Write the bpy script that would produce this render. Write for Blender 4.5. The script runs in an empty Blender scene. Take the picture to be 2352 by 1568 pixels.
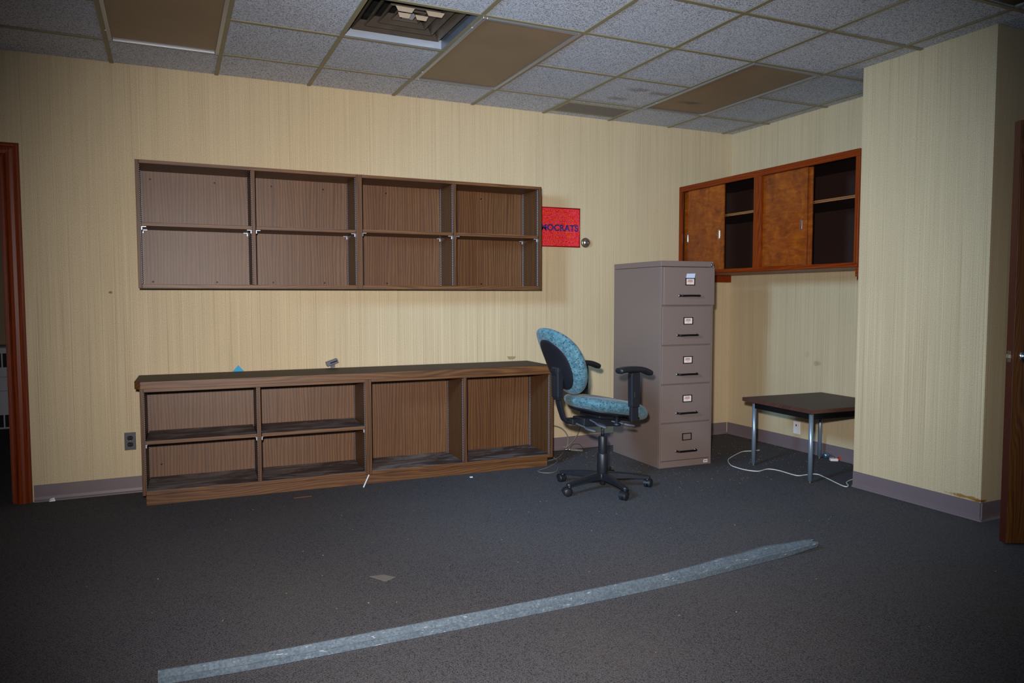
import bpy, bmesh, math, random
from mathutils import Vector, Matrix
random.seed(7)
S = bpy.context.scene
COL = S.collection
PI = math.pi

# ------------------------------------------------------------------ camera
CAM = (-4.6903, -5.3545, 1.2634)
YAW, PIT, ROL = 0.4335, -0.0592, -0.0016
f0 = Vector((math.sin(YAW)*math.cos(PIT), math.cos(YAW)*math.cos(PIT), math.sin(PIT)))
r0 = Vector((math.cos(YAW), -math.sin(YAW), 0)); u0 = r0.cross(f0)
rr = r0*math.cos(ROL)+u0*math.sin(ROL); uu = -r0*math.sin(ROL)+u0*math.cos(ROL)
cd = bpy.data.cameras.new('camera'); cam = bpy.data.objects.new('camera', cd); COL.objects.link(cam)
cd.sensor_width = 36.0; cd.lens = 1697.13*36.0/2352.0; cd.clip_start = 0.02
cam.matrix_world = Matrix(((rr.x, uu.x, -f0.x, CAM[0]), (rr.y, uu.y, -f0.y, CAM[1]), (rr.z, uu.z, -f0.z, CAM[2]), (0, 0, 0, 1)))
S.camera = cam

# ------------------------------------------------------------------ light
S.view_settings.view_transform = 'Standard'; S.view_settings.look = 'None'
S.view_settings.gamma = 1.0; S.view_settings.use_curve_mapping = False
S.view_settings.exposure = 0.0
W = bpy.data.worlds.new('world'); S.world = W; W.use_nodes = True
W.node_tree.nodes['Background'].inputs[0].default_value = (0.55, 0.72, 1.0, 1)
W.node_tree.nodes['Background'].inputs[1].default_value = 0.16
def strobe(name, loc, target, energy, colour, size, angle, blend=1.0):
    l = bpy.data.lights.new(name, 'SPOT'); o = bpy.data.objects.new(name, l); COL.objects.link(o)
    l.energy = energy; l.color = colour; l.shadow_soft_size = size; l.spot_size = math.radians(angle); l.spot_blend = blend
    o.location = loc; o.rotation_euler = (Vector(target)-Vector(loc)).to_track_quat('-Z', 'Y').to_euler()
    return o
# the photographer's flash, just above the lens, and a cooler second strobe high up at the left
strobe('camera_flash', Vector(CAM)+Vector((0, 0, 0.20))-rr*0.10, (-2.34, -0.2, 0.80), 1010, (1.0, 0.96, 0.93), 0.045, 84)
strobe('side_strobe', (-5.4, -2.95, 2.22), (-1.2, -0.9, 0.95), 560, (0.38, 0.68, 1.0), 0.32, 73)

# ------------------------------------------------------------------ helpers
def tag(o, label=None, cat=None, group=None, kind=None):
    if label: o['label'] = label
    if cat: o['category'] = cat
    if group: o['group'] = group
    if kind: o['kind'] = kind
    return o
def empty(name, loc, rz=0, label=None, cat=None, group=None):
    o = bpy.data.objects.new(name, None); COL.objects.link(o)
    o.empty_display_size = 0.1; o.location = loc; o.rotation_euler = (0, 0, rz)
    return tag(o, label, cat, group)
def link_tree(src, parent=None):
    c = src.copy(); COL.objects.link(c)
    if parent: c.parent = parent
    for ch in [k for k in COL.objects if k.parent == src]: link_tree(ch, c)
    return c

class MB:
    def __init__(s): s.bm = bmesh.new()
    def face(s, vs):
        try: return s.bm.faces.new(vs)
        except ValueError: return None
    def box(s, x0, x1, y0, y1, z0, z1, M=None):
        P = [(x0, y0, z0), (x1, y0, z0), (x1, y1, z0), (x0, y1, z0), (x0, y0, z1), (x1, y0, z1), (x1, y1, z1), (x0, y1, z1)]
        v = [s.bm.verts.new((M @ Vector(p)) if M else p) for p in P]
        for f in ((0, 3, 2, 1), (4, 5, 6, 7), (0, 1, 5, 4), (1, 2, 6, 5), (2, 3, 7, 6), (3, 0, 4, 7)): s.face([v[i] for i in f])
        return s
    def obox(s, c, ax, ay, az, M=None):
        # box from centre and three half-axis vectors
        c, ax, ay, az = map(Vector, (c, ax, ay, az))
        P = [c+i*ax+j*ay+k*az for k in (-1, 1) for (i, j) in ((-1, -1), (1, -1), (1, 1), (-1, 1))]
        v = [s.bm.verts.new(p) for p in P]
        for f in ((0, 3, 2, 1), (4, 5, 6, 7), (0, 1, 5, 4), (1, 2, 6, 5), (2, 3, 7, 6), (3, 0, 4, 7)): s.face([v[i] for i in f])
        return s
    def rings(s, rings, cap=True, closed=True):
        R = [[s.bm.verts.new(p) for p in r] for r in rings]; n = len(R[0])
        for a, b in zip(R[:-1], R[1:]):
            for i in range(n if closed else n-1):
                j = (i+1) % n; s.face([a[i], a[j], b[j], b[i]])
        if cap: s.face(list(reversed(R[0]))); s.face(R[-1])
        return s
    def tube(s, pts, rad, seg=12, cap=True):
        pts = [Vector(p) for p in pts]; n = len(pts)
        rads = rad if isinstance(rad, (list, tuple)) else [rad]*n
        t0 = (pts[1]-pts[0]).normalized()
        a = t0.orthogonal().normalized(); rs = []
        for i, p in enumerate(pts):
            t = (pts[min(i+1, n-1)]-pts[max(i-1, 0)]).normalized()
            a = (a-t*a.dot(t)).normalized(); b = t.cross(a)
            rs.append([p+(a*math.cos(2*PI*k/seg)+b*math.sin(2*PI*k/seg))*rads[i] for k in range(seg)])
        return s.rings(rs, cap)
    def lathe(s, base, axis, prof, seg=24):
        base = Vector(base); t = Vector(axis).normalized(); a = t.orthogonal().normalized(); b = t.cross(a)
        return s.rings([[base+t*h+(a*math.cos(2*PI*k/seg)+b*math.sin(2*PI*k/seg))*max(r, 1e-4) for k in range(seg)] for r, h in prof])
    def prism(s, poly, fn):
        # poly: 2D outline, fn(p, t) -> 3D for t in 0, 1
        return s.rings([[fn(p, 0) for p in poly], [fn(p, 1) for p in poly]])
    def build(s, name, mat, parent=None, bevel=0, smooth=False, segs=2):
        bmesh.ops.recalc_face_normals(s.bm, faces=s.bm.faces[:])
        me = bpy.data.meshes.new(name); s.bm.to_mesh(me); s.bm.free()
        if smooth:
            for p in me.polygons: p.use_smooth = True
        o = bpy.data.objects.new(name, me); COL.objects.link(o)
        if mat: me.materials.append(mat)
        if parent: o.parent = parent
        if bevel:
            m = o.modifiers.new('bevel', 'BEVEL'); m.width = bevel; m.segments = segs; m.limit_method = 'ANGLE'; m.angle_limit = math.radians(40)
            if smooth: m.harden_normals = False
        return o
def bx(name, mat, parent, x0, x1, y0, y1, z0, z1, bevel=0.0015):
    return MB().box(x0, x1, y0, y1, z0, z1).build(name, mat, parent, bevel)
def catmull(pts, k=8):
    P = [Vector(p) for p in pts]; out = []
    for i in range(len(P)-1):
        a, b, c, d = P[max(i-1, 0)], P[i], P[i+1], P[min(i+2, len(P)-1)]
        for j in range(k):
            t = j/k
            out.append(0.5*((2*b)+(c-a)*t+(2*a-5*b+4*c-d)*t*t+(3*b-a-3*c+d)*t**3))
    return out+[P[-1]]

# ------------------------------------------------------------------ materials
class NT:
    def __init__(s, name):
        s.m = bpy.data.materials.new(name); s.m.use_nodes = True
        s.t = s.m.node_tree; s.n = s.t.nodes; s.L = s.t.links
        s.b = s.n['Principled BSDF']
    def node(s, ty, **kw):
        n = s.n.new(ty)
        for k, v in kw.items():
            if k == 'ins':
                for a, b in v.items():
                    if hasattr(b, 'is_output') or isinstance(b, bpy.types.NodeSocket): s.L.new(b, n.inputs[a])
                    else: n.inputs[a].default_value = b
            else: setattr(n, k, v)
        return n
    def coord(s, scale=(1, 1, 1), loc=(0, 0, 0), world=False, rot=(0, 0, 0)):
        if world: o = s.node('ShaderNodeNewGeometry').outputs['Position']
        else: o = s.node('ShaderNodeTexCoord').outputs['Object']
        return s.node('ShaderNodeMapping', ins={'Vector': o, 'Scale': scale, 'Location': loc, 'Rotation': rot}).outputs[0]
    def noise(s, vec, scale, detail=3, rough=0.5, dist=0.0):
        return s.node('ShaderNodeTexNoise', ins={'Vector': vec, 'Scale': scale, 'Detail': detail, 'Roughness': rough, 'Distortion': dist}).outputs['Fac']
    def ramp(s, fac, stops):
        r = s.node('ShaderNodeValToRGB'); e = r.color_ramp.elements
        while len(e) < len(stops): e.new(0.5)
        for x, (p, c) in zip(e, stops):
            x.position = p; x.color = (c, c, c, 1) if isinstance(c, (int, float)) else (*c, 1)
        s.L.new(fac, r.inputs[0]); return r.outputs[0]
    def mix(s, fac, a, b, mode='MIX'):
        n = s.node('ShaderNodeMix', data_type='RGBA', blend_type=mode)
        for i, v in ((0, fac), (6, a), (7, b)):
            if isinstance(v, bpy.types.NodeSocket): s.L.new(v, n.inputs[i])
            elif i == 0: n.inputs[0].default_value = v
            else: n.inputs[i].default_value = (*v, 1) if len(v) == 3 else v
        return n.outputs[2]
    def math(s, op, a, b=0.0, c=0.0):
        n = s.node('ShaderNodeMath', operation=op)
        for i, v in enumerate((a, b, c)):
            if isinstance(v, bpy.types.NodeSocket): s.L.new(v, n.inputs[i])
            else: n.inputs[i].default_value = v
        return n.outputs[0]
    def col(s, c):
        if isinstance(c, bpy.types.NodeSocket): s.L.new(c, s.b.inputs['Base Color'])
        else: s.b.inputs['Base Color'].default_value = (*c, 1)
        return s
    def set(s, rough=0.5, metal=0.0, spec=0.5, coat=0.0):
        for k, v in (('Roughness', rough), ('Metallic', metal), ('Specular IOR Level', spec), ('Coat Weight', coat)):
            if isinstance(v, bpy.types.NodeSocket): s.L.new(v, s.b.inputs[k])
            else: s.b.inputs[k].default_value = v
        return s
    def bump(s, h, strength=0.3, dist=0.002):
        n = s.node('ShaderNodeBump', ins={'Height': h, 'Strength': strength, 'Distance': dist})
        s.L.new(n.outputs[0], s.b.inputs['Normal']); return s
    def blob(s, centre, r, soft=0.5, ns=25.0):
        # soft-edged stain of irregular outline at a place in the room
        p = s.node('ShaderNodeNewGeometry').outputs['Position']
        d = s.node('ShaderNodeVectorMath', operation='SUBTRACT', ins={0: p, 1: centre}).outputs[0]
        d = s.node('ShaderNodeVectorMath', operation='DIVIDE', ins={0: d, 1: r}).outputs[0]
        l = s.node('ShaderNodeVectorMath', operation='LENGTH', ins={0: d}).outputs[1]
        n = s.noise(p, ns, 4, 0.6)
        l = s.math('ADD', l, s.math('MULTIPLY', s.math('SUBTRACT', n, 0.5), 1.6))
        return s.ramp(l, [(1-soft, 1.0), (1.0, 0.0)])
def lin(r, g, b):
    f = lambda c: ((c/255+0.055)/1.055)**2.4 if c > 10 else c/255/12.92
    return (f(r), f(g), f(b))
def plain(name, c, rough=0.5, metal=0.0, spec=0.5, var=0.12, sc=30.0, bump=0.0):
    t = NT(name); n = t.noise(t.coord(), sc, 4, 0.6)
    k = tuple(min(1, x*(1+var)) for x in c); d = tuple(x*(1-var) for x in c)
    t.col(t.mix(n, d, k)).set(rough, metal, spec)
    if bump: t.bump(n, bump, 0.001)
    return t.m

def wallpaper(stains=()):
    t = NT('wallpaper')
    p = t.node('ShaderNodeNewGeometry').outputs['Position']
    sx = t.node('ShaderNodeSeparateXYZ', ins={0: p})
    u = t.math('ADD', sx.outputs[0], sx.outputs[1])
    def uv(a, b):
        return t.node('ShaderNodeCombineXYZ', ins={0: t.math('MULTIPLY', u, a), 1: t.math('MULTIPLY', sx.outputs[2], b), 2: 0.0}).outputs[0]
    fine = t.noise(uv(150, 0.6), 1.0, 3, 0.75)
    mid = t.noise(uv(190, 0.5), 1.0, 1, 0.6)
    pale = t.noise(uv(170, 0.4), 1.0, 1, 0.6)
    broad = t.noise(uv(9.0, 0.25), 1.0, 3, 0.6)
    cloud = t.noise(uv(1.6, 1.6), 1.0, 3, 0.5)
    speck = t.noise(uv(300, 260), 1.0, 3, 0.8)
    c = t.mix(t.ramp(fine, [(0.36, 0.0), (0.62, 1.0)]), lin(184, 162, 126), lin(200, 180, 144))
    c = t.mix(t.ramp(speck, [(0.46, 0.0), (0.64, 0.8)]), c, lin(226, 211, 180))
    c = t.mix(t.ramp(speck, [(0.34, 0.8), (0.48, 0.0)]), c, lin(136, 115, 84))
    lines = t.math('MULTIPLY', t.ramp(mid, [(0.62, 0.0), (0.68, 1.0)]), t.ramp(speck, [(0.36, 0.35), (0.6, 1.0)]))
    c = t.mix(t.math('MULTIPLY', lines, 0.46), c, lin(132, 104, 70))
    c = t.mix(t.math('MULTIPLY', t.ramp(pale, [(0.62, 0.0), (0.70, 1.0)]), 0.4), c, lin(228, 212, 172))
    c = t.mix(t.math('MULTIPLY', t.ramp(broad, [(0.35, 0.0), (0.65, 1.0)]), 0.12), c, lin(176, 156, 124))
    c = t.mix(t.math('MULTIPLY', t.ramp(cloud, [(0.4, 0.0), (0.7, 1.0)]), 0.15), c, lin(170, 153, 122))
    for cen, r, colr, k in stains:
        c = t.mix(t.math('MULTIPLY', t.blob(cen, r), k), c, colr)
    t.col(c).set(0.62, 0, 0.35); t.bump(t.math('ADD', fine, t.math('MULTIPLY', speck, 0.6)), 0.35, 0.0012)
    return t.m

def wood(name, dark, mid, light, axis='z', across=1.0, rough=0.38, spec=0.5, fig=1.0, coat=0.0, seed=0.0, bscale=11.0):
    t = NT(name)
    sp = t.node('ShaderNodeSeparateXYZ', ins={0: t.coord((1, 1, 1), (seed, seed*1.7, seed*0.6))})
    X, Y, Z = sp.outputs
    al = {'x': X, 'y': Y, 'z': Z}[axis]
    ac = t.math('ADD', *{'x': (Y, Z), 'y': (X, Z), 'z': (X, Y)}[axis])
    def uv(a, b, w=0.0):
        return t.node('ShaderNodeCombineXYZ', ins={0: t.math('MULTIPLY', ac, a*across), 1: t.math('MULTIPLY', al, b*across), 2: w}).outputs[0]
    warp = t.noise(uv(7.0, 0.9), 1.0, 2, 0.45)
    ph = t.math('ADD', t.math('MULTIPLY', ac, 300.0*across), t.math('MULTIPLY', warp, 95.0*fig))
    w = t.math('MULTIPLY_ADD', t.math('SINE', ph), 0.5, 0.5)
    fib = t.noise(uv(420, 9, 3.0), 1.0, 3, 0.7); wide = t.noise(uv(40, 0.5, 5.0), 1.0, 3, 0.6); thin = t.noise(uv(130, 1.3, 8.0), 1.0, 3, 0.7)
    g = t.math('ADD', t.math('MULTIPLY', w, 0.20), t.math('ADD', t.math('MULTIPLY', wide, 0.36), t.math('MULTIPLY', thin, 0.44)))
    c = t.ramp(g, [(0.26, dark), (0.44, mid), (0.72, light)])
    c = t.mix(t.math('MULTIPLY', t.ramp(fib, [(0.42, 1.0), (0.58, 0.0)]), 0.35), c, dark)
    t.col(c).set(rough, 0, spec, coat); t.bump(fib, 0.10, 0.0005)
    return t.m

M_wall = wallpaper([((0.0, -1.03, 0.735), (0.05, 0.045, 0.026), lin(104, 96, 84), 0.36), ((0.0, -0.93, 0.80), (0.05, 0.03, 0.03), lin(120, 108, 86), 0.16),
                    ((-0.57, -2.66, 0.118), (0.05, 0.14, 0.012), lin(150, 98, 30), 0.9),
                    ((-0.56, -2.745, 0.113), (0.05, 0.05, 0.012), lin(120, 74, 20), 0.9),
                    ((-1.80, 0.0, 0.42), (0.05, 0.05, 0.05), lin(130, 112, 74), 0.5),
                    ((-5.03, 0.0, 1.30), (0.012, 0.05, 0.009), lin(80, 70, 50), 0.8)])
WD, WM_, WL = lin(60, 34, 18), lin(94, 59, 32), lin(126, 86, 47)
M_walnut_v = wood('walnut_laminate_upright_grain', WD, WM_, WL, 'z', rough=0.47, spec=0.5, fig=0.3)
M_walnut_h = wood('walnut_laminate_lengthwise_grain', WD, WM_, WL, 'x', rough=0.47, spec=0.42, seed=3.1, fig=0.5)
M_walnut_s = wood('walnut_laminate_side_grain', lin(50, 28, 13), lin(84, 51, 25), lin(112, 74, 38), 'z', rough=0.5, spec=0.4, seed=5.2, fig=0.3)
M_cherry = wood('stained_cherry', lin(70, 20, 2), lin(118, 42, 4), lin(142, 60, 8), 'y', rough=0.4, fig=0.6, seed=1.3, spec=0.2)
M_cherry_v = wood('stained_cherry_upright', lin(70, 20, 2), lin(120, 46, 5), lin(144, 62, 8), 'z', rough=0.4, fig=0.6, seed=2.3, spec=0.2)
M_casing = wood('red_brown_casing', lin(76, 24, 5), lin(114, 44, 10), lin(136, 58, 15), 'z', rough=0.4, fig=0.3, seed=8.3, coat=0.06, spec=0.25)
M_slab = wood('oak_door_veneer', lin(48, 22, 3), lin(86, 46, 8), lin(112, 66, 16), 'z', rough=0.42, seed=4.4, fig=1.2)
M_darktop = plain('dark_top_laminate', lin(50, 37, 35), 0.55, spec=0.18, var=0.18, sc=7)  # worktop surface, darker than the walnut edge
def dusty():
    t = NT('dusty_shelf_laminate'); P = t.coord((0.6, 1.6, 1)); n = t.noise(P, 5.5, 4, 0.6, 0.5); f = t.noise(t.coord(), 90, 3, 0.7)
    c = t.mix(t.math('MULTIPLY', t.ramp(n, [(0.48, 0.0), (0.66, 0.7)]), t.ramp(f, [(0.3, 0.5), (0.7, 1.0)])), lin(60, 49, 49), lin(160, 152, 150))
    t.col(c).set(0.55, 0, 0.35); return t.m
M_dust = dusty()
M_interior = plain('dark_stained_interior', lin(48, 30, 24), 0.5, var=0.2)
def door_wood():
    t = NT('figured_cherry_veneer')
    n = t.noise(t.coord((1, 1, 0.7)), 7.0, 4, 0.6, 1.6); big = t.noise(t.coord((1, 1, 0.4)), 3.0, 2, 0.5)
    rip = t.noise(t.coord((1, 1, 3.2)), 11.0, 3, 0.55, 0.8)
    fi = t.noise(t.coord((1, 1, 0.05)), 260, 3, 0.6)
    g = t.math('ADD', t.math('MULTIPLY', n, 0.45), t.math('ADD', t.math('MULTIPLY', big, 0.2), t.math('MULTIPLY', rip, 0.35)))
    c = t.ramp(g, [(0.34, lin(86, 32, 1)), (0.5, lin(130, 60, 3)), (0.66, lin(164, 88, 8))])
    c = t.mix(t.math('MULTIPLY', t.ramp(fi, [(0.4, 1.0), (0.6, 0.0)]), 0.22), c, lin(100, 44, 8))
    t.col(c).set(0.36, 0, 0.4, 0.1); return t.m
M_figured = door_wood()

def carpet():
    t = NT('carpet')
    P = t.coord((1, 1, 1), world=True, rot=(0, 0, math.radians(-32)))
    vor = t.node('ShaderNodeTexVoronoi', ins={'Vector': t.coord((1.25, 0.85, 1), world=True, rot=(0, 0, math.radians(-32))), 'Scale': 210.0, 'Randomness': 0.75})
    n1 = t.noise(P, 330, 2, 0.7); n2 = t.noise(P, 90, 3, 0.7); big = t.noise(P, 1.3, 4, 0.55)
    c = t.ramp(vor.outputs['Distance'], [(0.0, lin(162, 160, 164)), (0.5, lin(118, 115, 119)), (0.9, lin(54, 53, 57))])
    hue = t.ramp(t.noise(P, 160, 1, 0.5), [(0.35, lin(108, 124, 146)), (0.5, lin(121, 126, 132)), (0.65, lin(138, 129, 112))])
    c = t.mix(0.8, c, hue, 'OVERLAY')
    c = t.mix(t.ramp(n1, [(0.35, 0.55), (0.6, 0.0)]), c, lin(56, 54, 57))
    c = t.mix(t.ramp(big, [(0.35, 0.0), (0.75, 0.3)]), c, lin(96, 90, 84))
    dust = t.math('MULTIPLY', t.blob((-0.55, -0.35, 0.0), (0.75, 0.55, 1.0), 0.6, 9.0), t.ramp(n2, [(0.52, 0.0), (0.62, 0.4)]))
    c = t.mix(dust, c, lin(120, 98, 66))
    t.col(c).set(0.95, 0, 0.1)
    wv = t.node('ShaderNodeTexWave', wave_type='BANDS', bands_direction='X', ins={'Vector': P, 'Scale': 38.0, 'Distortion': 1.2, 'Detail': 2.0, 'Detail Scale': 3.0}).outputs['Fac']
    h = t.math('ADD', t.math('MULTIPLY', vor.outputs['Distance'], -1.0), t.math('ADD', t.math('MULTIPLY', n1, 0.6), t.math('MULTIPLY', wv, 0.45)))
    t.bump(h, 0.45, 0.003); return t.m
M_carpet = carpet()

def tile_mat():
    t = NT('acoustic_tile')
    P = t.coord((1, 1, 1), world=True)
    n = t.noise(P, 150, 3, 0.7, 0.6); n2 = t.noise(P, 300, 2, 0.6); big = t.noise(P, 1.6, 3, 0.5)
    c = t.mix(t.ramp(n, [(0.40, 1.0), (0.52, 0.0)]), lin(222, 226, 238), lin(114, 119, 132))
    c = t.mix(t.ramp(n2, [(0.3, 0.4), (0.5, 0.0)]), c, lin(96, 104, 118))
    c = t.mix(t.ramp(big, [(0.4, 0.0), (0.8, 0.3)]), c, lin(190, 198, 214))
    for cen, r in (((-1.60, -0.86, 2.745), (0.11, 0.06, 0.1)), ((-1.40, -0.83, 2.745), (0.13, 0.05, 0.1)), ((-1.62, -0.60, 2.745), (0.10, 0.05, 0.1))):
        c = t.mix(t.math('MULTIPLY', t.blob(cen, r, 0.6, 14.0), 0.55), c, lin(120, 110, 98))
    t.col(c).set(0.9, 0, 0.2); t.bump(n, 0.5, 0.003); return t.m
M_tile = tile_mat()
M_tbar = plain('painted_ceiling_grid', lin(134, 126, 100), 0.45, var=0.1, sc=8)
M_alu = plain('brushed_aluminium_trim', lin(168, 172, 180), 0.32, 0.75, var=0.06)
def lens_mat():
    t = NT('yellowed_light_lens')
    P = t.coord((1, 1, 1), world=True)
    n = t.noise(P, 3.5, 3, 0.5)
    ck = t.node('ShaderNodeTexVoronoi', ins={'Vector': P, 'Scale': 130.0, 'Randomness': 0.0}).outputs['Distance']
    c = t.mix(n, lin(124, 102, 80), lin(146, 122, 94))
    c = t.mix(t.math('MULTIPLY', t.blob((-1.06, -0.74, 2.735), (0.12, 0.05, 0.1), 0.6, 14.0), 0.8), c, lin(62, 48, 34))
    t.col(c).set(0.42, 0, 0.4); t.bump(ck, 0.25, 0.002); return t.m
M_lens = lens_mat()
M_duct = plain('dusty_duct_metal', lin(120, 124, 134), 0.4, 0.6, var=0.25, sc=12)
M_bright = plain('bare_sheet_metal', lin(190, 198, 212), 0.38, 0.5, var=0.08, sc=12)
M_louvre = plain('grimy_diffuser_metal', lin(74, 64, 54), 0.55, 0.2, var=0.35, sc=14)
M_base = plain('vinyl_baseboard', lin(112, 98, 102), 0.42, var=0.08, sc=5)
M_file = plain('taupe_enamel_steel', lin(120, 104, 98), 0.38, var=0.04, sc=4)
M_blackmetal = plain('black_metal', lin(26, 26, 30), 0.35, 0.6)
M_chrome = plain('chrome', lin(205, 210, 216), 0.16, 1.0, var=0.03)
M_brass = plain('worn_nickel', lin(160, 150, 128), 0.36, 1.0, var=0.12, sc=60)
M_white = plain('white_paper', lin(222, 226, 232), 0.6, var=0.04)
M_card = plain('pink_white_card', lin(226, 208, 200), 0.6, var=0.05)
M_ink = plain('dark_ink', lin(70, 44, 48), 0.6)
M_ink2 = plain('red_ink', lin(170, 84, 70), 0.6)
M_blackp = plain('black_plastic', lin(24, 26, 33), 0.45, var=0.15, sc=80, bump=0.1)
M_plate = plain('charcoal_plate', lin(62, 60, 66), 0.4)
M_leg = plain('satin_blue_steel', lin(140, 154, 170), 0.38, 0.6, var=0.05)
M_tabletop = plain('dark_brown_laminate', lin(70, 55, 56), 0.5, spec=0.25, var=0.12, sc=14)
M_tableedge = wood('dark_brown_edge_band', lin(50, 28, 22), lin(76, 46, 38), lin(92, 60, 50), 'x', rough=0.4, seed=6.0)
M_cordw = plain('white_cord', lin(208, 206, 200), 0.5)
M_cable = plain('grey_cable', lin(118, 116, 108), 0.45)
M_cyan = plain('cyan_paper', lin(20, 150, 196), 0.6, var=0.05)
M_tape = plain('old_tan_tape', lin(150, 132, 96), 0.5)
M_red = plain('red_plastic', lin(190, 44, 24), 0.45)
M_darkgrey = plain('grey_plastic', lin(92, 94, 106), 0.4)
M_hvac = plain('cream_enamel', lin(176, 176, 184), 0.4, var=0.05, sc=3)
M_black = plain('black_void', lin(10, 10, 12), 0.8)

def strip_mat():
    t = NT('slotted_steel_strip')
    z = t.node('ShaderNodeSeparateXYZ', ins={0: t.node('ShaderNodeTexCoord').outputs['Object']}).outputs[2]
    fr = t.math('FRACT', t.math('MULTIPLY', z, 1/0.0125))
    t.col(t.mix(t.math('LESS_THAN', fr, 0.38), lin(158, 160, 172), lin(36, 30, 30))).set(0.45, 0.3); return t.m
M_strip = strip_mat()
def fabric_mat():
    t = NT('teal_speckled_fabric')
    P = t.coord((1, 1, 1))
    n = t.noise(P, 34, 4, 0.65); thr = t.noise(P, 520, 2, 0.5)
    v = t.node('ShaderNodeTexVoronoi', ins={'Vector': t.coord((1, 1, 1.6)), 'Scale': 55.0, 'Randomness': 1.0}).outputs['Distance']
    c = t.ramp(n, [(0.3, lin(52, 84, 100)), (0.5, lin(74, 110, 122)), (0.72, lin(104, 142, 148))])
    c = t.mix(t.math('MULTIPLY', t.ramp(v, [(0.22, 1.0), (0.34, 0.0)]), 0.9), c, lin(22, 42, 58))
    c = t.mix(t.ramp(thr, [(0.35, 0.35), (0.6, 0.0)]), c, lin(40, 66, 80))
    t.col(c).set(0.9, 0, 0.2); t.b.inputs['Sheen Weight'].default_value = 0.15; t.bump(thr, 0.4, 0.0012); return t.m
M_fabric = fabric_mat()
def galv_mat():
    t = NT('galvanised_steel')
    P = t.coord((1, 1, 1))
    v = t.node('ShaderNodeTexVoronoi', ins={'Vector': P, 'Scale': 150.0}).outputs['Color']
    n = t.noise(P, 14, 4, 0.7); sc = t.noise(t.coord((0.3, 1, 1)), 90, 3, 0.7)
    g = t.node('ShaderNodeSeparateXYZ', ins={0: v}).outputs[0]
    c = t.mix(g, lin(92, 107, 120), lin(122, 136, 148))
    c = t.mix(t.ramp(n, [(0.4, 0.0), (0.7, 0.5)]), c, lin(80, 92, 104))
    c = t.mix(t.ramp(sc, [(0.62, 0.0), (0.70, 0.6)]), c, lin(206, 216, 226))
    t.col(c).set(t.ramp(n, [(0.3, 0.50), (0.7, 0.66)]), 0.45); t.bump(sc, 0.2, 0.001); return t.m
M_galv = galv_mat()
def poster_mat(base=None, name='red_printed_sheet'):
    t = NT(name)
    o = t.node('ShaderNodeTexCoord').outputs['Object']; s = t.node('ShaderNodeSeparateXYZ', ins={0: o})
    row = t.math('MULTIPLY', s.outputs[2], 1/0.0108); fr = t.math('FRACT', row); idx = t.math('FLOOR', row)
    inrow = t.math('MULTIPLY', t.math('GREATER_THAN', fr, 0.3), t.math('LESS_THAN', fr, 0.72))
    uv = t.node('ShaderNodeCombineXYZ', ins={0: t.math('MULTIPLY', s.outputs[0], 150.0), 1: t.math('MULTIPLY', idx, 7.31), 2: 0.0}).outputs[0]
    ch = t.noise(uv, 1.0, 2, 0.6)
    m = t.math('MULTIPLY', inrow, t.ramp(ch, [(0.46, 0.0), (0.52, 0.62)]))
    uv2 = t.node('ShaderNodeCombineXYZ', ins={0: t.math('MULTIPLY', s.outputs[0], 16.0), 1: t.math('MULTIPLY', idx, 3.7), 2: 4.0}).outputs[0]
    yel = t.ramp(t.noise(uv2, 1.0, 0, 0.5), [(0.60, 0.0), (0.64, 1.0)])
    ink = t.mix(yel, lin(236, 128, 138), lin(250, 150, 40))
    t.col(t.mix(m if base is None else t.math('MULTIPLY', m, 0.35), base or lin(214, 14, 24), ink)).set(0.5, 0, 0.4); return t.m
M_poster = poster_mat()
M_letter = poster_mat(lin(24, 26, 112), 'printed_navy_letters')
M_darkred = plain('dark_red_plastic', lin(150, 8, 22), 0.4)
M_navy = plain('navy_print', lin(20, 28, 96), 0.5)

# ------------------------------------------------------------------ room shell
H = 2.74
GX = [-4.9808, -4.3689, -3.7715, -3.1674, -2.5476, -1.9363, -1.3223, -0.7149, -0.1123]
GX = [GX[0]-0.61*k for k in (4, 3, 2, 1)]+GX+[0.50, 1.11]
GY = [0.0, 0.4634, 1.0782, 1.6974, 2.2912, 2.9089]+[2.9089+0.61*k for k in range(1, 7)]
XL, XR, YR = -7.2, 1.3, -6.4
PX, PYA, PYB = -0.57, -1.883, -2.74
HT = H+0.30
def struct(name, mb, mat, parent=None, bevel=0):
    o = mb.build(name, mat, parent, bevel)
    if parent is None: o['kind'] = 'structure'
    return o
struct('floor', MB().box(XL-1.1, XR, YR, 3.5, -0.05, 0.0), M_carpet)
DX0, DX1, DZ = -6.48, -5.575, 2.115
mb = MB().box(DX1, 0.12, 0.0, 0.12, 0, HT).box(XL, DX0, 0.0, 0.12, 0, HT).box(DX0, DX1, 0.0, 0.12, DZ, HT)
struct('wall_back', mb, M_wall)
struct('wall_right', MB().box(0.0, 0.12, PYA, 0.0, 0, HT), M_wall)
struct('wall_pillar', MB().box(PX, XR, PYB, PYA, 0, HT), M_wall)
struct('wall_right_front', MB().box(0.05, 0.17, YR, PYB, 0, HT), M_wall)
struct('wall_left', MB().box(XL-0.12, XL, YR, 0.12, 0, HT), M_wall)
# room beyond the left doorway
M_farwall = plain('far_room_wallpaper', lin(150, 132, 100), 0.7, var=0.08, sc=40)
struct('wall_far_back', MB().box(XL-1.0, -4.0, 3.5, 3.6, 0, HT), M_farwall)
struct('wall_far_left', MB().box(XL-1.1, XL-1.0, 0.12, 3.6, 0, HT), M_farwall)
struct('wall_far_right', MB().box(-4.1, -4.0, 0.12, 3.5, 0, HT), M_farwall)
struct('ceiling_far', MB().box(XL-1.1, -4.0, 0.12, 3.6, H, H+0.05), M_tile)

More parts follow.
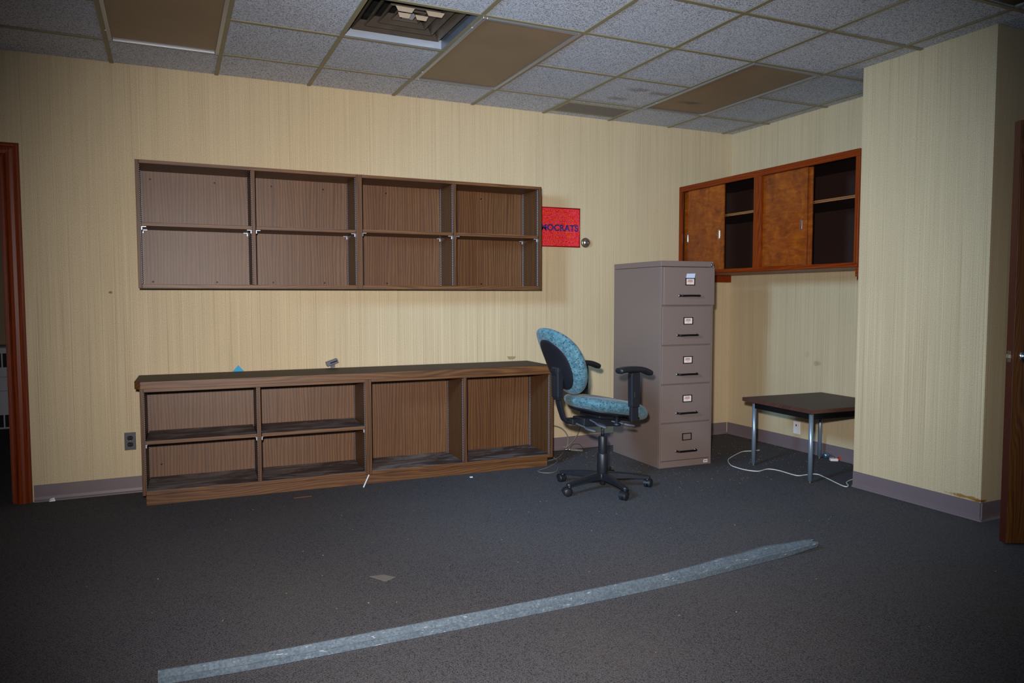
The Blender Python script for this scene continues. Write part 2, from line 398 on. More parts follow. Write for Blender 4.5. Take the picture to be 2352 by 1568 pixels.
# ceiling tiles and grid
FIX = [(4, 1), (7, 1), (10, 1)]                      # grid cell of each lamp (index in GX, GY), two cells deep
VENT = (6, 2)
skip = {(a, b+k) for a, b in FIX for k in (0, 1)} | {VENT, (10, 5)}
GRILLE = (9, 0)
def rect_minus(R, Q):
    x0, x1, y0, y1 = R; a0, a1, b0, b1 = Q
    if a0 >= x1 or a1 <= x0 or b0 >= y1 or b1 <= y0: return [R]
    out = []
    if a0 > x0: out.append((x0, a0, y0, y1))
    if a1 < x1: out.append((a1, x1, y0, y1))
    m0, m1 = max(a0, x0), min(a1, x1)
    if b0 > y0: out.append((m0, m1, y0, b0))
    if b1 < y1: out.append((m0, m1, b1, y1))
    return [r for r in out if r[1]-r[0] > 0.01 and r[3]-r[2] > 0.01]
pil = (PX-0.004, 9, PYB-0.004, 9)
mb = MB(); gb = MB()
for i in range(len(GX)-1):
    for j in range(len(GY)-1):
        if (i, j) in skip: continue
        y1 = -GY[j]-(0.004 if j == 0 else 0.0); y0 = -GY[j+1]
        cells = [(GX[i]+0.001, GX[i+1]-0.001, y0+0.001, y1-0.001)]
        if (i, j) == GRILLE: cells = [(cells[0][0], cells[0][1], y0, -0.375), (cells[0][0], cells[0][1], -0.125, y1)]
        for c in cells:
            if c[3] > PYA: parts = rect_minus(c, (-0.004, 9, -9 if False else PYA, 9))
            else: parts = [c]
            for q in parts:
                for w in rect_minus(q, (PX-0.004, 9, PYB-0.004, PYA+0.004)):
                    if w[0] > 0.04: continue
                    w = (w[0], min(w[1], 0.045), w[2], w[3])
                    dz = random.uniform(0, 0.0015)
                    mb.box(w[0], w[1], w[2], w[3], H+0.002+dz, H+0.016+dz)
ceiling = struct('ceiling', mb, M_tile)
def lim(x): # far edge towards the wall along a depth line
    if x < PX-0.02: return -0.004
    return -0.004 if x < 0 else None
for x in GX:
    if x < -0.05:
        if x < PX: gb.box(x-0.012, x+0.012, -GY[-1], -0.004, H-0.004, H+0.001)
        else:
            gb.box(x-0.012, x+0.012, PYA+0.004, -0.004, H-0.004, H+0.001); gb.box(x-0.012, x+0.012, -GY[-1], PYB-0.004, H-0.004, H+0.001)
for jy, y in enumerate(GY[1:], 1):
    xe = -0.004 if -y > PYA else (PX-0.004 if -y > PYB else 0.046)
    cuts = sorted((GX[a]+0.012, GX[a+1]-0.012) for a, b in FIX if b+1 == jy)
    x_ = GX[0]
    for ca, cb in cuts: gb.box(x_, ca, -y-0.012, -y+0.012, H-0.0045, H+0.0005); x_ = cb
    gb.box(x_, xe, -y-0.012, -y+0.012, H-0.0045, H+0.0005)
gb.box(GX[9], GX[10], -0.387, -0.363, H-0.0045, H+0.0005); gb.box(GX[9], GX[10], -0.137, -0.113, H-0.0045, H+0.0005)
gr = gb.build('ceiling_grid', M_tbar, ceiling)
struct('plenum_lid', MB().box(XL, XR, YR, 0.12, HT, HT+0.05), M_black)  # unseen lid added over the plenum to keep world light out
# duct above the missing tile
o = MB().tube([(-2.2, -3.4, 2.92), (0.02, -3.4, 2.92)], 0.10, 20).build('ceiling_duct', M_duct, None, smooth=True)
tag(o, 'round metal duct seen through the missing ceiling tile at the right', 'duct')

# baseboards
def baseboard(name, ax, a, b, w, sgn, parent=None):
    prof = [(0, 0), (0.016, 0), (0.013, 0.006), (0.006, 0.013), (0.004, 0.03), (0.004, 0.104), (0, 0.105)]
    if ax == 'x': fn = lambda p, t: (a+(b-a)*t, w+sgn*p[0], p[1])
    else: fn = lambda p, t: (w+sgn*p[0], a+(b-a)*t, p[1])
    return struct(name, MB().prism(prof, fn), M_base, parent)
baseboard('baseboard_back', 'x', -5.484, -0.016, 0.0, -1)
baseboard('baseboard_right', 'y', 0.0, PYA, 0.0, -1)
baseboard('baseboard_pillar', 'y', PYA, PYB-0.012, PX, -1)
baseboard('baseboard_pillar_side', 'x', PX-0.012, 0.05, PYB, -1)

# left doorway: casing and jamb
d1 = empty('door_1', (DX1, 0, 0)); d1['kind'] = 'structure'
def casing(name, fn):
    prof = [(0, 0), (0, 0.010), (0.008, 0.014), (0.016, 0.021), (0.034, 0.024), (0.052, 0.021), (0.062, 0.014), (0.070, 0.016), (0.082, 0.012), (0.084, 0)]
    o = MB().prism(prof, fn).build(name, M_casing, d1, 0.001); return o
# profile coordinate: p0 from the opening outward, p1 out of the wall; mitred corners
casing('casing', lambda p, t: (p[0], -p[1], t*(DZ+p[0])))
casing('casing', lambda p, t: (DX0-DX1-p[0], -p[1], t*(DZ+p[0])))
casing('casing', lambda p, t: ((p[0] if t else DX0-DX1-p[0]), -p[1], DZ+p[0]))
bx('jamb', M_casing, d1, -0.018, 0.0, 0.0, 0.12, 0, DZ); bx('jamb', M_casing, d1, DX0-DX1, DX0-DX1+0.018, 0.0, 0.12, 0, DZ)
bx('jamb', M_casing, d1, DX0-DX1+0.018, -0.018, 0.0, 0.12, DZ-0.018, DZ)
bx('door_stop', M_casing, d1, -0.030, -0.018, 0.035, 0.07, 0, DZ-0.018)
bx('strike_plate', M_blackmetal, d1, -0.0195, -0.018, 0.004, 0.032, 0.93, 0.99, 0)

# wall heater in the room beyond
hv = empty('wall_heater', (-6.5, 3.49, 0), 0, 'pale enamelled floor heater cabinet with dark grilles seen through the left doorway', 'heater')
bx('cabinet', M_hvac, hv, -0.62, 0.80, -0.335, 0.0, 0.0, 0.79, 0.006)
for z0, z1 in ((0.60, 0.735), (0.018, 0.138)):
    for k in range(-4, 5):
        x0 = 0.336+k*0.158-0.0
        m = MB()
        m.box(x0, x0+0.145, -0.3365, -0.334, z0, z1); m.build('grille', M_black, hv)
        m = MB()
        for q in range(7): m.box(x0, x0+0.145, -0.339, -0.3365, z0+0.006+q*(z1-z0)/7, z0+0.010+q*(z1-z0)/7)
        m.build('grille_fins', M_blackmetal, hv)
bx('panel_seam', M_blackmetal, hv, -0.62, 0.80, -0.3358, -0.334, 0.505, 0.508, 0)
bx('panel_seam', M_blackmetal, hv, -0.62, 0.80, -0.3358, -0.334, 0.37, 0.373, 0)
bx('lid', M_darkgrey, hv, -0.64, 0.82, -0.345, 0.0, 0.79, 0.803)

# right door leaf standing open
a = math.atan2(-0.43, 0.9)
dr = empty('door_2', (-0.862, -3.059, 0), a); dr['kind'] = 'structure'
bx('leaf', M_slab, dr, 0.0, 0.86, 0.0, 0.048, 0.012, 2.132, 0.003)
bx('edge_band', plain('dark_red_edge', lin(74, 26, 9), 0.45, var=0.15, sc=20), dr, -0.003, 0.0, 0.0005, 0.0475, 0.012, 2.132, 0.001)
lp = bx('latch_plate', M_brass, dr, -0.0045, -0.003, 0.011, 0.037, 0.935, 0.992, 0.0005)
MB().box(-0.014, -0.0045, 0.018, 0.030, 0.955, 0.975).build('latch_bolt', M_chrome, dr, 0.002)
MB().lathe((0.062, 0.0, 0.965), (0, -1, 0), [(0.001, 0), (0.033, 0.0), (0.033, 0.004), (0.026, 0.009), (0.013, 0.012), (0.012, 0.028), (0.020, 0.034), (0.027, 0.043), (0.028, 0.054), (0.024, 0.063), (0.012, 0.067), (0.001, 0.068)], 28).build('knob', M_chrome, dr, smooth=True)

# ------------------------------------------------------------------ ceiling things
def troffer(i, j, label):
    x0, x1, y1, y0 = GX[i]+0.012, GX[i+1]-0.012, -GY[j]-0.012, -GY[j+2]+0.012
    cx, cy = (x0+x1)/2, (y0+y1)/2
    hx, hy = (x1-x0)/2, (y1-y0)/2
    t = empty('ceiling_light', (cx, cy, H), 0, label, 'ceiling light', 'recessed ceiling lights')
    m = MB(); w = 0.022
    for b in ((-hx, -hx+w, -hy, hy), (hx-w, hx, -hy, hy), (-hx+w, hx-w, -hy, -hy+w), (-hx+w, hx-w, hy-w, hy)):
        m.box(b[0], b[1], b[2], b[3], -0.012, 0.004)
    m.build('door_frame', M_alu, t, 0.003)
    MB().box(-hx+w, hx-w, -hy+w, hy-w, -0.003, 0.002).build('lens', M_lens, t)
    MB().box(-hx, hx, -hy, hy, 0.006, 0.11).build('housing', M_bright, t)
    for k in (-0.45, 0.42): MB().lathe((-hx-0.001, k, -0.010), (0, 0, -1), [(0.001, 0), (0.006, 0.0), (0.006, 0.003), (0.001, 0.004)], 10).build('latch', M_bright, t)
    return t
troffer(*FIX[0], 'brown-lensed recessed ceiling light at the upper left, cut by the top of the frame')
troffer(*FIX[1], 'brown-lensed recessed ceiling light beside the open square air vent')
troffer(*FIX[2], 'brown-lensed recessed ceiling light near the far corner above the filing cabinet')
# air diffuser
i, j = VENT
x0, x1, y1, y0 = GX[i]+0.012, GX[i+1]-0.012, -GY[j]-0.012, -GY[j+1]+0.012
hx, hy = (x1-x0)/2, (y1-y0)/2
t = empty('air_diffuser', ((x0+x1)/2, (y0+y1)/2, H), 0, 'open square ceiling air vent with grimy nested louvres', 'air vent')
m = MB()
def ring(m, a, b, z0, c, d, z1, th=0.0):
    # square ring surface from half-sizes (a,b) at z0 to (c,d) at z1
    m.rings([[(-a, -b, z0), (a, -b, z0), (a, b, z0), (-a, b, z0)], [(-c, -d, z1), (c, -d, z1), (c, d, z1), (-c, d, z1)]], cap=False)
mm = MB(); ring(mm, hx, hy, -0.003, hx, hy, 0.075); ring(mm, hx, hy, 0.075, hx-0.045, hy-0.045, 0.078)
o = mm.build('housing', M_duct, t); so = o.modifiers.new('thick', 'SOLIDIFY'); so.thickness = 0.002
bx('flash_lit_flange', M_bright, t, -hx+0.002, hx-0.002, hy-0.010, hy-0.002, 0.0, 0.052, 0.001)  # wall-side lip; its paler bluish metal carries the flash reflection as colour
sizes = [(0.255, 0.215), (0.195, 0.150), (0.135, 0.090), (0.075, 0.045)]
for k, (a1, a2) in enumerate(sizes):
    mm = MB(); z0 = 0.030+0.006*k
    ring(mm, a1, a1, z0, a2, a2, z0+0.045); ring(mm, a1, a1, z0, a1+0.004, a1+0.004, z0+0.006)
    o = mm.build('louvre', M_louvre, t); so = o.modifiers.new('thick', 'SOLIDIFY'); so.thickness = 0.002
MB().box(-0.30, 0.30, -0.30, 0.30, 0.10, 0.11).build('backing', M_black, t)
MB().rings([[(-0.03, -0.03, 0.045), (0.03, -0.03, 0.045), (0.03, 0.03, 0.045), (-0.03, 0.03, 0.045)], [(-0.012, -0.012, 0.075), (0.012, -0.012, 0.075), (0.012, 0.012, 0.075), (-0.012, 0.012, 0.075)]]).build('centre_cone', M_bright, t)
M_clip = plain('pale_sheet_clip', lin(160, 142, 120), 0.5, 0.2, var=0.2)
for k, (cx, cy, s) in enumerate(((-0.065, -0.155, 1.0), (0.10, -0.155, 1.0), (-0.045, -0.075, 0.7), (0.05, -0.075, 0.7))):
    mm = MB(); w = 0.052*s
    mm.rings([[(cx-w, cy, 0.035), (cx+w, cy, 0.035), (cx+w*0.7, cy+0.006, 0.012), (cx-w*0.7, cy+0.006, 0.012)], [(cx-w, cy+0.003, 0.036), (cx+w, cy+0.003, 0.036), (cx+w*0.7, cy+0.009, 0.013), (cx-w*0.7, cy+0.009, 0.013)]])
    mm.build('spring_clip', M_clip, t)
# return grille
t = empty('return_grille', ((GX[9]+GX[10])/2, -0.25, H), 0, 'narrow grey perforated ceiling grille close to the back wall', 'air vent')
def perf():
    n = NT('perforated_grey_metal'); v = n.node('ShaderNodeTexVoronoi', ins={'Vector': n.coord(), 'Scale': 75.0, 'Randomness': 0.0}).outputs['Distance']
    n.col(n.mix(n.math('LESS_THAN', v, 0.42), lin(128, 124, 130), lin(40, 38, 42))).set(0.5, 0.3); return n.m
hx = (GX[10]-GX[9])/2-0.012
bx('perforated_panel', perf(), t, -hx+0.02, hx-0.02, -0.113, 0.113, -0.004, 0.0, 0)
for xa in (-hx, hx-0.02): bx('end_strip', M_tbar, t, xa, xa+0.02, -0.113, 0.113, -0.008, 0.003)

# ------------------------------------------------------------------ shelving
T = 0.021
def strips(parent, x, ys, z0, z1, side):
    # slotted steel standards on the face of an upright; side = +1 faces +x, -1 faces -x
    for y in ys:
        xa, xb = (x, x+0.0014) if side > 0 else (x-0.0014, x)
        bx('shelf_standard', M_strip, parent, xa, xb, y-0.008, y+0.008, z0, z1, 0)
def clips(parent, xs, ys, z, L=0.028):
    for x, s in xs:
        for y in ys:
            m = MB(); m.box(min(x, x+s*L), max(x, x+s*L), y-0.008, y+0.008, z-0.006, z-0.001)
            m.box(min(x, x+s*0.006), max(x, x+s*0.006), y-0.006, y+0.006, z-0.024, z-0.006); m.build('shelf_clip', M_bright, parent, 0.001)
def bookcase(name, loc, rz, Wd, Hh, D, bays, label, group, shelves, zb=0.0, plinth=0.0, sy=-0.06, back=0.022, screws=()):
    t = empty(name, loc, rz, label, 'bookcase', group)
    z0, z1 = zb, zb+Hh
    bx('side_panel', M_walnut_s, t, 0.0, T, -D, 0.0, z0, z1); bx('side_panel', M_walnut_s, t, Wd-T, Wd, -D, 0.0, z0, z1)
    bx('top_panel', M_walnut_h, t, T, Wd-T, -D, 0.0, z1-T, z1); bx('bottom_panel', M_walnut_h, t, T, Wd-T, -D, 0.0, z0, z0+T+0.002)
    xs = [0.0]+bays+[Wd-T]
    for k in range(len(xs)-1): bx('bay_floor', M_dust if plinth else M_walnut_h, t, xs[k]+T+0.001, xs[k+1]-0.001, -D+0.003, -back-0.001, z0+T+0.002, z0+T+0.0032, 0)
    for b in bays: bx('divider', M_walnut_s, t, b, b+T, -D, -back, z0+T+0.002, z1-T)
    bp = bx('back_panel', M_walnut_v, t, T, Wd-T, -back, -back+0.012, z0+T, z1-T, 0)
    for sx, sz in screws: MB().lathe((sx, -back, sz), (0, -1, 0), [(0.001, 0), (0.006, 0), (0.005, 0.003), (0.001, 0.0035)], 12).build('screw', M_blackmetal, bp)
    for k in range(len(xs)-1):
        xa, xb = xs[k]+T, xs[k+1]
        yf, yb = -D+0.028, -back-0.025
        strips(t, xa, (yf, yb), z0+T+0.004, z1-T-0.002, 1); strips(t, xb, (yf, yb), z0+T+0.004, z1-T-0.002, -1)
        for zs in shelves:
            if zs is None: continue
            sh = bx('shelf', M_walnut_h, t, xa+0.004, xb-0.004, -D+0.006, -back-0.002, zs-T, zs)
            bx('shelf_surface', M_dust, sh, xa+0.005, xb-0.005, -D+0.008, -back-0.003, zs, zs+0.0012, 0)
            clips(t, ((xa+0.003, 1), (xb-0.003, -1)), (yf, yb), zs-T, 0.010 if plinth else 0.028)
    if plinth: bx('plinth', M_walnut_h, t, (0.018 if plinth > 0 else 0.0), (Wd if plinth > 0 else Wd-0.03), -D+0.034, -0.03, 0.0, zb-0.004, 0.001)
    return t
gu, gl = 'wall-hung walnut shelf units', 'low walnut base units under the worktop'
bookcase('wall_bookcase', (-4.858, -0.001, 1.325), 0, 1.353, 0.772, 0.331, [0.6615], 'left wall-hung walnut-grain bookcase with four open cubbies, directly above the cyan paper', gu, [0.398], 0.0,
         screws=((0.075, 0.70), (0.46, 0.70), (0.82, 0.70), (1.17, 0.70), (0.075, 0.045), (0.46, 0.045), (0.82, 0.045), (1.17, 0.045)))
bookcase('wall_bookcase', (-3.505, -0.001, 1.325), 0, 1.388, 0.772, 0.331, [0.680], 'right wall-hung walnut-grain bookcase with four open cubbies, beside the red poster', gu, [0.405], 0.0,
         screws=((0.27, 0.70), (1.02, 0.70), (0.27, 0.045), (1.02, 0.045)))
LX, LY, LA = -4.8545, -0.0023, -0.0325
def ll(x, y, z=0): return (LX+math.cos(LA)*x-math.sin(LA)*y, LY+math.sin(LA)*x+math.cos(LA)*y, z)
DL = 0.4198
bookcase('base_bookcase', ll(0, 0), LA, 1.375, 0.649, DL, [0.667], 'left low walnut-grain bookcase with a middle shelf, beside the charcoal outlet', gl, [0.400], 0.070, 1,
         screws=((0.09, 0.175),))
bookcase('base_bookcase', ll(1.3755, 0), LA, 1.382, 0.649, DL, [0.680], 'right low walnut-grain bookcase with two tall empty bays, behind the office chair', gl, [None], 0.070, -1)
t = empty('worktop', ll(0, 0), LA, 'long dark-topped walnut-grain worktop lying across the low bookcases', 'worktop')
DF = DL+0.014
poly = [(-0.027, 0.0), (-0.027, -DF+0.028), (0.006, -DF), (2.735, -DF), (2.735, 0.0)]
MB().prism(poly, lambda p, k: (p[0], p[1], 0.7195+k*0.0435)).build('slab', M_walnut_h, t, 0.001)
MB().prism(poly, lambda p, k: (p[0], p[1], 0.763+k*0.0014)).build('top_laminate', M_darktop, t)

# ------------------------------------------------------------------ filing cabinet
fc = empty('filing_cabinet', (-1.4408, -0.9163, 0), -0.0412, 'tall taupe steel filing cabinet with five drawers between the chair and the alcove', 'filing cabinet')
FW, FD, FH = 0.464, 0.668, 1.531
m = MB(); m.box(0, FW, 0.014, FD, 0.0, 1.488); m.build('body', M_file, fc, 0.002)
MB().box(-0.001, FW+0.001, 0.0, FD, 1.490, FH).build('top_cap', M_file, fc, 0.003)
m = MB(); m.box(0, 0.012, 0.0, 0.014, 0.0, 1.488).box(FW-0.014, FW, 0.0, 0.014, 0.0, 1.488).box(0.012, FW-0.014, 0.002, 0.014, 0.0, 0.047); m.build('front_frame', M_file, fc, 0.001)
tops = [1.486, 1.199, 0.908, 0.619, 0.331]; bots = [1.205, 0.912, 0.623, 0.335, 0.050]
for k, (zt, zb) in enumerate(zip(tops, bots)):
    out = 0.018 if k == 0 else 0.0
    x0, x1 = 0.0135, FW-0.0155+(0.012 if k == 0 else 0)
    d = bx('drawer', M_file, fc, x0, x1, -0.004-out, 0.012, zb+0.002, zt-0.002, 0.003)
    yf = -0.004-out; zc = zb+0.62*(zt-zb); xc = FW*0.515
    mm = MB(); w, h = 0.042, 0.027
    mm.box(xc-w, xc+w, yf-0.004, yf, zc-h, zc-h+0.006).box(xc-w, xc+w, yf-0.004, yf, zc+h-0.006, zc+h).box(xc-w, xc-w+0.007, yf-0.004, yf, zc-h, zc+h).box(xc+w-0.007, xc+w, yf-0.004, yf, zc-h, zc+h)
    lh = mm.build('label_holder', M_blackmetal, d, 0.001)
    if k < 4:
        cdd = bx('label_card', M_card, d, xc-w+0.006, xc+w-0.006, yf-0.0016, yf-0.0002, zc-h+0.005, zc+h-0.005, 0)
        bx('printed_line', M_ink, d, xc-0.020, xc+0.020, yf-0.0020, yf-0.0016, zc+0.008, zc+0.012, 0)
        bx('printed_line', M_ink2, d, xc-0.024, xc+0.022, yf-0.0020, yf-0.0016, zc-0.002, zc+0.003, 0)
        bx('printed_line', M_ink, d, xc-0.008, xc+0.008, yf-0.0020, yf-0.0016, zc-0.011, zc-0.009, 0)
    if k == 0:
        MB().rings([[(xc-w+0.006, yf-0.0015, zc+h), (xc+w-0.004, yf-0.0015, zc+h), (xc+w+0.0, yf-0.007, zc+h+0.033), (xc-w+0.008, yf-0.007, zc+h+0.031)],
                    [(xc-w+0.006, yf-0.0005, zc+h), (xc+w-0.004, yf-0.0005, zc+h), (xc+w+0.0, yf-0.006, zc+h+0.033), (xc-w+0.008, yf-0.006, zc+h+0.031)]]).build('loose_card', plain('pale_blue_card', lin(196, 210, 238), 0.5, var=0.05), d)
    zh = zb+0.245*(zt-zb)+0.002; xh = FW*0.5
    pts = [(xh-0.085, yf, zh), (xh-0.082, yf-0.018, zh), (xh-0.066, yf-0.030, zh), (xh, yf-0.034, zh+0.001), (xh+0.066, yf-0.030, zh), (xh+0.082, yf-0.018, zh), (xh+0.085, yf, zh)]
    MB().tube(catmull(pts, 5), 0.0072, 10).build('handle', M_chrome if False else M_blackmetal, d, smooth=True)
    for sx in (-1, 1): MB().lathe((xh+sx*0.085, yf, zh), (0, -1, 0), [(0.001, 0), (0.011, 0), (0.010, 0.005), (0.007, 0.007), (0.001, 0.007)], 14).build('handle_mount', M_chrome, d, smooth=True)
MB().lathe((FW-0.018, 0.0, 1.505), (0, -1, 0), [(0.001, 0), (0.011, 0), (0.011, 0.010), (0.008, 0.013), (0.001, 0.013)], 18).build('lock', M_chrome, fc, smooth=True)
MB().lathe((FW-0.006, -0.006, 1.492), (0.4, -1, -0.3), [(0.001, 0), (0.008, 0), (0.008, 0.004), (0.001, 0.005)], 14).build('key', M_chrome, fc, smooth=True)
st = bx('asset_sticker', M_white, fc, FW-0.066, FW-0.030, 0.0005, 0.002, 0.014, 0.036, 0)
m = MB()
for q in range(4): m.box(FW-0.061+q*0.007, FW-0.056+q*0.007, -0.0001, 0.0005, 0.021, 0.029)
m.build('sticker_print', M_ink, st)

# ------------------------------------------------------------------ alcove wall cabinet
wc = empty('wall_cabinet', (0, 0, 1.465), 0, 'long reddish cherry wall cabinet with sliding doors half open in the alcove', 'cabinet')
yR = PYA+0.002; zt = 2.232-1.465; zr = 2.185-1.465
fx0, fx1 = -0.585, -0.565
bx('top_rail', M_cherry, wc, fx0, fx1, yR, -0.002, zr, zt); bx('bottom_rail', M_cherry, wc, fx0, fx1, yR, -0.002, 0.0, 0.028)
bx('stile', M_cherry_v, wc, fx0, fx1, -0.040, -0.002, 0.028, zr); bx('stile', M_cherry_v, wc, fx0, fx1, -1.000, -0.921, 0.028, zr); bx('stile', M_cherry_v, wc, fx0, fx1, yR, -1.853, 0.028, zr)
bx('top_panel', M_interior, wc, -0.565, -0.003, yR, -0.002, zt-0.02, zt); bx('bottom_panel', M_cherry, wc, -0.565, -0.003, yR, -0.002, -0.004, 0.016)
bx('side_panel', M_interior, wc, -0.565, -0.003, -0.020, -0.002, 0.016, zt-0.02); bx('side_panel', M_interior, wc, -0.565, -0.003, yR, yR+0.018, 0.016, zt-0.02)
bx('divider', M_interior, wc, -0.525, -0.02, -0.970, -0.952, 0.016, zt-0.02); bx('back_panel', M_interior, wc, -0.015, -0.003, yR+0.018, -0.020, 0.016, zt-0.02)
M_shedge = wood('pale_shelf_edge', lin(96, 56, 28), lin(138, 90, 52), lin(160, 112, 70), 'y', seed=9.0)
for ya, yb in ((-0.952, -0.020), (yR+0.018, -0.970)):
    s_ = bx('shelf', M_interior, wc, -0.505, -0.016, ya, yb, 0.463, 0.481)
    bx('shelf_edge', M_shedge, s_, -0.511, -0.505, ya, yb, 0.462, 0.482)
    MB().box(-0.5125, -0.511, ya, yb, 0.470, 0.473).build('edge_groove', M_interior, s_)
def sliding(xf, ya, yb, py, pulls):
    d = bx('sliding_door', M_figured, wc, xf, xf+0.012, ya, yb, 0.030, zr-0.001, 0.001)
    m = MB()
    def oval(w, h, n=20): return [(w*math.cos(2*PI*k/n), (h-w)*(1 if math.sin(2*PI*k/n) > 0 else -1)+w*math.sin(2*PI*k/n)) for k in range(n)]
    for yy in pulls:
        zc = 1.782-1.465
        MB().rings([[(xf-0.0015, yy+p[0], zc+p[1]) for p in oval(0.013, 0.043)], [(xf, yy+p[0], zc+p[1]) for p in oval(0.013, 0.043)]]).build('pull_rim', M_brass, d, 0.0005)
        MB().rings([[(xf-0.0022, yy+p[0], zc+p[1]) for p in oval(0.0085, 0.036)], [(xf-0.0014, yy+p[0], zc+p[1]) for p in oval(0.0095, 0.037)]]).build('pull_cup', M_chrome, d)
sliding(-0.562, -0.560, -0.103, 0, (-0.505,)); sliding(-0.545, -0.520, -0.030, 0, (-0.074,))
sliding(-0.562, -1.427, -0.950, 0, (-1.378,)); sliding(-0.545, -1.459, -0.985, 0, ())
bx('cleat', M_cherry, wc, -0.50, -0.003, -0.022, -0.002, -0.066, -0.004); bx('cleat', M_cherry, wc, -0.575, -0.003, yR, yR+0.020, -0.066, -0.004)

# ------------------------------------------------------------------ side table
tb = empty('side_table', (-0.7831, -1.0539, 0), -0.0555, 'low square table with dark brown top and chrome legs in the alcove', 'table')
A_, B_, TH = 0.765, 0.697, 0.5117
bx('tabletop', M_tabletop, tb, 0.0, A_, -B_, 0.0, TH-0.028, TH, 0.001)
m = MB(); m.box(-0.001, 0.0, -B_, 0, TH-0.027, TH-0.001).box(0, A_, -B_-0.001, -B_, TH-0.027, TH-0.001).box(0, A_, 0, 0.001, TH-0.027, TH-0.001); m.build('edge_band', M_tableedge, tb)
ins = 0.062; lw = 0.013
m = MB(); z0, z1 = TH-0.078, TH-0.029
m.box(ins+lw, A_-ins-lw, -B_+ins-0.008, -B_+ins+0.008, z0, z1).box(ins+lw, A_-ins-lw, -ins-0.008, -ins+0.008, z0, z1)
m.box(ins-0.008, ins+0.008, -B_+ins+lw, -ins-lw, z0, z1).box(A_-ins-0.008, A_-ins+0.008, -B_+ins+lw, -ins-lw, z0, z1); m.build('apron', M_blackmetal, tb)
for lx in (ins, A_-ins):
    for ly in (-ins, -B_+ins):
        l = MB().tube([(lx, ly, 0.012), (lx, ly, TH-0.029)], 0.0155, 20).build('leg', M_leg, tb, smooth=True)
        MB().lathe((lx, ly, 0.0), (0, 0, 1), [(0.001, 0), (0.011, 0), (0.011, 0.012), (0.001, 0.012)], 14).build('glide', M_brass, l)

# ------------------------------------------------------------------ office chair
CA = math.atan2(0.096, 0.995)
ch = empty('office_chair', (-2.115, -1.215, 0), CA, 'teal speckled swivel office chair with black armrests in front of the filing cabinet', 'office chair')
def cushion(M, a, b, T2, n=2.3, pw=3.2, fz=None, seg=56, R=14):
    # padded superellipse: a, b half sizes; M maps (x, y, h) into the chair
    def pt(rho, th, s):
        c, sn = math.cos(th), math.sin(th)
        x = a*rho*(abs(c)**(2/n))*(1 if c >= 0 else -1); y = b*rho*(abs(sn)**(2/n))*(1 if sn >= 0 else -1)
        h = s*T2*max(0.0, 1-rho**pw)**(1/2.2)
        if fz: h += fz(x, y)
        return M @ Vector((x, y, h))
    rh = [math.sin(PI/2*k/R) for k in range(1, R+1)]
    rs = [[pt(r_, 2*PI*k/seg, -1) for k in range(seg)] for r_ in rh]+[[pt(r_, 2*PI*k/seg, 1) for k in range(seg)] for r_ in reversed(rh[:-1])]
    return MB().rings(rs)
# seat: local frame tipped forward
Ms = Matrix.Translation((0.022, 0, 0.545)) @ Matrix.Rotation(0.17, 4, 'Y')
seatf = lambda x, y: 0.018*(abs(y)/0.25)**2-0.035*max(0, (x-0.10)/0.15)**2+0.014*max(0, (-x-0.08)/0.17)**2
cushion(Ms, 0.268, 0.252, 0.058, 2.5, 3.4, seatf).build('seat', M_fabric, ch, smooth=True)
cushion(Ms @ Matrix.Translation((-0.01, 0, -0.040)), 0.225, 0.215, 0.020, 2.6, 4.0, lambda x, y: seatf(x, y)*0.9).build('seat_shell', M_blackp, ch, smooth=True)
# backrest
tilt = 0.41
Mb_ = Matrix.Translation((-0.332, 0, 0.868)) @ Matrix.Rotation(-tilt, 4, 'Y') @ Matrix(((0, 0, 1, 0), (0, 1, 0, 0), (1, 0, 0, 0), (0, 0, 0, 1)))
# local of Mb_: x -> up along the back, y -> across, h -> forward
backf = lambda x, y: 0.030*(abs(y)/0.21)**2-0.030*max(0, x/0.2)**2
cushion(Mb_, 0.243, 0.202, 0.052, 2.15, 3.0, backf).build('backrest', M_fabric, ch, smooth=True)
cushion(Mb_ @ Matrix.Translation((-0.008, 0, -0.040)), 0.182, 0.136, 0.016, 2.15, 5.0, backf).build('back_shell', M_blackp, ch, smooth=True)
# back upright
bar = catmull([(-0.362, 0, 0.815), (-0.362, 0, 0.70), (-0.350, 0, 0.60), (-0.325, 0, 0.52), (-0.295, 0, 0.475), (-0.20, 0, 0.462), (-0.05, 0, 0.458)], 5)
m = MB(); rs = []
for k, p in enumerate(bar):
    tdir = (bar[min(k+1, len(bar)-1)]-bar[max(k-1, 0)]).normalized(); nrm = Vector((0, 1, 0)).cross(tdir)
    hw, ht = 0.026, 0.007
    rs.append([p+Vector((0, s1*hw, 0))+nrm*s2*ht for s1, s2 in ((-1, -1), (1, -1), (1, 1), (-1, 1))])
m.rings(rs).build('back_upright', M_blackp, ch, 0.003)
MB().rings([[(-0.362+dx*w1, dy*w2, z) for dx, dy in ((-1, -1), (1, -1), (1, 1), (-1, 1))] for z, w1, w2 in ((0.615, 0.012, 0.031), (0.64, 0.020, 0.036), (0.80, 0.024, 0.040), (0.825, 0.018, 0.034), (0.832, 0.008, 0.02))]).build('upright_cover', M_blackp, ch, 0.005)
MB().obox((-0.366, 0, 0.785), (0.022, 0, 0.006), (0, 0.03, 0), (-0.01, 0, 0.03)).build('back_bracket', M_blackp, ch, 0.003)
